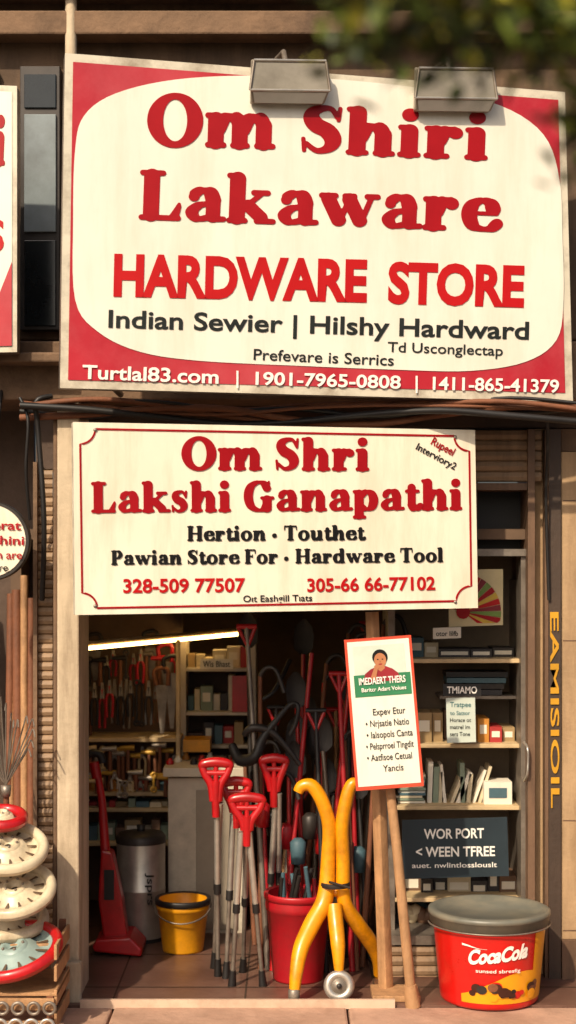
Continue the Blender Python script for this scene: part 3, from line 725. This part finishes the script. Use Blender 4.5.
# ---------- red upright sweeper ----------
e=group('red_floor_sweeper'); b=MB(); ds=floor_d(952)
def prism(mb,poly,d0,d1,m):
    n=len(poly); V=[at(x,y,d0) for x,y in poly]; W=[Vector((v.x,d1-7,v.z)) for v in V]
    mb.add(V+W,[list(range(n))[::-1],list(range(n,2*n))]+[(i,(i+1)%n,n+(i+1)%n,n+i) for i in range(n)],m)
prism(b,[(101,850),(112,853),(122,900),(128,942),(104,942),(98,900)],ds-.04,ds+.07,m_tr)
prism(b,[(96,940),(130,938),(142,950),(141,957),(94,952),(92,947)],ds-.12,ds+.14,m_tr)
b.obj('body',e,.01)
b=MB(); b.tube([at(106,860,ds),at(102,800,ds+.02),at(96,764,ds+.02)],[.026,.02,.017],m_tr,12); b.ptube([(86,757,ds),(92,753,ds),(100,755,ds),(103,763,ds)],.02,m_black,12); b.ptube([(94,762,ds),(97,778,ds)],.026,m_tr)
b.pb(104,870,114,900,ds-.046,ds-.041,m_black); b.obj('handle',e)
e=group('steel_canister'); b=MB(); dc=floor_d(943)+.1; cc=at(141,0,dc); cc.z=0; r=.128; H=at(141,838,dc).z
b.lathe(cc,[(0,0),(r*.96,0),(r,.015),(r,H*.5),(r*1.012,H*.505),(r,H*.51),(r,H-.02),(r*.98,H)],m_steel,48); b.lathe(cc,[(r*1.03,H-.02),(r*1.03,H+.01),(r*.9,H+.03),(r*.3,H+.04),(0,H+.04)],m_darkm,48)
b.lathe(cc,[(r*1.012,0),(r*1.012,.02)],m_black,48); b.lathe(cc,[(.02,H+.04),(.024,H+.07),(0,H+.075)],m_black,20); b.obj('body',e)
b=MB(); b.text(front(dc-r-.001),'Jsprs','sans',147,873,147.5,905,7,m_dgrn,.002); b.obj('print',e)
def bucket(name,px,by,rt,rb,topy,m,rim,handle=True):
    e=group(name); df=floor_d(by); d=df+rb*.95; c=at(px,0,d); c.z=0; H=at(px,topy,d).z
    b=MB(); b.lathe(c,[(0,.01),(rb*.97,.0),(rb,.01),(rb+(rt-rb)*.8,H*.8),(rb+(rt-rb)*.8+.006,H*.81),(rb+(rt-rb)*.86+.006,H*.86),(rt,H*.9),(rt,H)],m,48); b.lathe(c,[(rt-.01,H),(rb-.01,.02),(0,.02)],m,48); b.obj('shell',e)
    b=MB(); b.lathe(c,[(rt-.012,H),(rt+.006,H+.006),(rt+.01,H-.004),(rt+.008,H-.025),(rt,H-.028)],rim,48); b.obj('rim',e)
    if handle:
        b=MB(); pts=[c+Vector((math.cos(a)*(rt+.01),-abs(math.sin(a))*(rt+.02),H-.03-abs(math.sin(a))*rt*.5)) for a in [math.pi*k/14 for k in range(15)]]
        b.tube(pts,.004,m_steeld,8); b.obj('bail_handle',e)
bucket('yellow_bucket',183,955,.135,.105,898,m_by,m_black)
bucket('red_bin',298,985,.155,.12,892,m_rp,m_rp,False)
b=MB()
for k in range(12):
    x=280+k*3.4; b.tube([at(x,905,7.42),at(x+r8.uniform(-8,8),872+r8.uniform(-6,8),7.4+r8.uniform(-.04,.1))],[.012,.01],[m_darkm,bm[3],m_tr,m_black][k%4],8)
b.obj('tool_handles')

# ---------- printed paint tub at the front right ----------
e=group('paint_tub'); rb,rt=.222,.258; d=6.85+.2; c=at(489,0,d); c.z=0.0; H=.378
m_tub=mat('tub_red','#c4140f',.3,var=.08,coat=.3,dirt='#8a2a18',damt=.3,dscale=8); m_tuby=mat('tub_yellow','#e6990f',.35,var=.1,coat=.3); m_tubbr=mat('tub_brown','#3c1c12',.4,var=.3); m_lid=mat('tub_lid','#65645a',.4,var=.2,dirt='#93866e',damt=.5,dscale=6)
R=lambda z: rb+(rt-rb)*z/H
b=MB(); b.lathe(c,[(0,.004),(rb*.97,0),(rb,.008)]+[(R(z),z) for z in np.linspace(.02,H,10)],m_tub,72); b.obj('body',e)
b=MB(); b.lathe(c,[(rt+.004,H-.03),(rt+.012,H-.028),(rt+.014,H+.008),(rt+.02,H+.010),(rt+.02,H+.028),(rt+.008,H+.034),(rt-.02,H+.034),(rt-.028,H+.022),(0,H+.022)],m_lid,72); b.obj('lid',e)
def wrap(a,z,off):
    th=a/.245; rr_=R(z)+off; return c+Vector((rr_*math.sin(th),-rr_*math.cos(th),z))
def cpatch(mb,fn0,fn1,a0,a1,off,m,n=28,k=5):
    V=[];Fc=[]
    for i in range(n+1):
        a=a0+(a1-a0)*i/n
        for j in range(k+1): z=fn0(a)+(fn1(a)-fn0(a))*j/k; V.append(wrap(a,z,off))
    for i in range(n):
        for j in range(k): q=i*(k+1)+j; Fc.append((q,q+k+1,q+k+2,q+1))
    mb.add(V,Fc,m,True)
b=MB()
cpatch(b,lambda a:.03,lambda a:.11+.05*math.sin(a*9+.5)+.1*max(0,a),-.17,.33,.002,m_tuby)
cpatch(b,lambda a:.11+.05*math.sin(a*9+.5)+.1*max(0,a),lambda a:.335,.20,.33,.002,m_tuby)
rt_=random.Random(2)
for k in range(26):
    a=rt_.uniform(-.12,.22); z=.05+rt_.uniform(0,.06); w=rt_.uniform(.010,.03)
    cpatch(b,lambda q,z=z,a=a,w=w:z-math.sqrt(max(0,w*w-(q-a)**2))*.8,lambda q,z=z,a=a,w=w:z+math.sqrt(max(0,w*w-(q-a)**2))*.8,a-w,a+w,.0035+.0003*k,[m_tubbr,m_tubbr,m_tub,m_darkm,m_tuby,m_woodd][k%6],12,3)
b.obj('label',e)
b=MB()
V,Fc=sans_text('CocaCola',.045); V=[(a+.3*q,q) for a,q in V]; mx=max(a for a,q in V)
b.add([wrap(-.13+.28*a/mx,.205+.03*a/mx+q*.068,.006) for a,q in V],Fc,m_lwhite)
V,Fc=sans_text('sunsed sbresfig',.01); mx=max(a for a,q in V); b.add([wrap(-.09+.2*a/mx,.175+q*.016,.013) for a,q in V],Fc,m_lwhite)
cpatch(b,lambda a:.285+.006*math.sin(a*30),lambda a:.29+.010*math.sin(a*30),-.15,-.04,.0065,m_lwhite)
b.obj('print',e)
b=MB(); pts=[c+Vector((math.cos(a)*(rt+.02),-abs(math.sin(a))*(rt+.024)*.98,H-.03)) for a in [math.pi*k/24 for k in range(25)]]
b.tube(pts,.0035,m_steeld,8); b.obj('bail_handle',e)

# ---------- street tree overhanging ----------
e=group('street_tree'); b=MB(); m_bark=mat('bark','#4b3a2b',.9,var=.3,scale=9,bump=.8)
tr=[Vector((1.75,-4.6,-.15)),Vector((1.72,-4.6,1.0)),Vector((1.8,-4.55,2.2)),Vector((1.7,-4.6,3.4)),Vector((1.75,-4.6,4.6))]
b.tube(catmull(tr,5),[.13-.0045*i for i in range(21)],m_bark,14)
limbs=[[tr[2],Vector((1.3,-4.75,2.75)),Vector((.8,-4.8,2.86)),Vector((.4,-4.85,2.80)),Vector((.12,-4.85,2.74))],[tr[3],Vector((2.2,-4.5,3.9)),Vector((2.6,-4.4,4.4))],[tr[2],Vector((2.3,-5,3.0)),Vector((2.7,-5.3,3.6))],[tr[3],Vector((1.5,-5.1,4.1)),Vector((1.3,-5.6,4.5))],[Vector((.8,-4.8,2.86)),Vector((.6,-4.8,2.80)),Vector((.47,-4.8,2.70)),Vector((.42,-4.8,2.60))]]
for l in limbs: q=catmull(l,4); b.tube(q,[.04*(1-i/len(q))+.005 for i in range(len(q))],m_bark,8)
b.obj('trunk',e)
lm=[mat('leaf_dark','#333d16',.5,var=.3),mat('leaf_mid','#55621a',.5,var=.3),mat('leaf_light','#98922a',.5,var=.3)]
b=MB(); rl=random.Random(9)
def leaf(p,s):
    M=Matrix.Rotation(rl.uniform(0,6.28),3,'Z')@Matrix.Rotation(rl.uniform(-1.0,1.0),3,'X')@Matrix.Rotation(rl.uniform(-.8,.8),3,'Y')
    V=[Vector((0,0,0)),Vector((.28,.3,-.05)),Vector((.22,.7,-.08)),Vector((0,1.05,-.18)),Vector((-.22,.7,-.08)),Vector((-.28,.3,-.05)),Vector((0,.55,.03))]
    b.add([p+M@(v*s) for v in V],[(0,1,6),(1,2,6),(2,3,6),(3,4,6),(4,5,6),(5,0,6)],rl.choice([lm[0],lm[0],lm[1],lm[1],lm[2]]))
for k in range(1300):
    t=rl.random(); base=Vector((.07+1.0*t,-4.85+.08*t,2.770-.035*min(1,t*2.5)))
    leaf(base+Vector((rl.gauss(0,.04),rl.gauss(0,.10),abs(rl.gauss(.0,.07))-.035)),rl.uniform(.03,.055))
for k in range(110):
    t=rl.random(); leaf(Vector((.49-.09*t,-4.8,2.74-.15*t))+Vector((rl.gauss(0,.025),rl.gauss(0,.08),rl.gauss(0,.02))),rl.uniform(.03,.05))
for k in range(2600):
    cpt=rl.choice([(1.8,-4.6,4.6,.6),(2.5,-4.4,4.5,.5),(1.3,-5.4,4.6,.5),(2.6,-5.3,3.7,.4),(1.4,-4.6,3.9,.4)])
    v=Vector((rl.gauss(0,1),rl.gauss(0,1),rl.gauss(0,1))).normalized()*cpt[3]*rl.uniform(.5,1.05); leaf(Vector(cpt[:3])+v,rl.uniform(.05,.09))
b.obj('foliage',e)

# ---------- re-centre group empties ----------
bpy.context.view_layer.update()
for o in bpy.data.objects:
    if o.type=='EMPTY' and o.children:
        pts=[ch.matrix_world@Vector(cn) for ch in o.children for cn in ch.bound_box]
        lo=Vector([min(p[i] for p in pts) for i in range(3)]); hi=Vector([max(p[i] for p in pts) for i in range(3)])
        loc=Vector(((lo.x+hi.x)/2,(lo.y+hi.y)/2,lo.z)); o.location=loc
        for ch in o.children: ch.matrix_parent_inverse=Matrix.Translation(-loc)

# ---------- light, sky, camera ----------
EL,AZ=40,-26      # sun high on the left, behind the camera
w=bpy.data.worlds.new('World'); bpy.context.scene.world=w; w.use_nodes=True
nt=w.node_tree; sk=nt.nodes.new('ShaderNodeTexSky'); sk.sky_type='NISHITA'; sk.sun_disc=False; sk.sun_elevation=math.radians(EL); sk.sun_rotation=math.radians(180-AZ); sk.dust_density=6
nt.links.new(sk.outputs[0],nt.nodes['Background'].inputs[0]); nt.nodes['Background'].inputs[1].default_value=.12
sl=bpy.data.lights.new('sun','SUN'); sl.energy=4.6; sl.angle=math.radians(1.0); sl.color=(1,.85,.64)
so=bpy.data.objects.new('sun',sl); bpy.context.collection.objects.link(so)
e_,a_=math.radians(EL),math.radians(AZ)
dirv=Vector((-math.sin(a_)*math.cos(e_),math.cos(a_)*math.cos(e_),-math.sin(e_))); so.rotation_euler=dirv.to_track_quat('-Z','Y').to_euler()
cam=bpy.data.cameras.new('camera'); co=bpy.data.objects.new('camera',cam); bpy.context.collection.objects.link(co)
co.location=CAM; co.rotation_euler=(math.radians(90),0,0); cam.sensor_fit='VERTICAL'; cam.sensor_height=36; cam.lens=F/1024*36; cam.shift_y=(HY-512)/1024; cam.clip_end=500
cam.dof.use_dof=True; cam.dof.focus_distance=6.95; cam.dof.aperture_fstop=1.6
sc=bpy.context.scene; sc.camera=co
sc.view_settings.view_transform='Standard'; sc.view_settings.look='None'; sc.view_settings.exposure=0
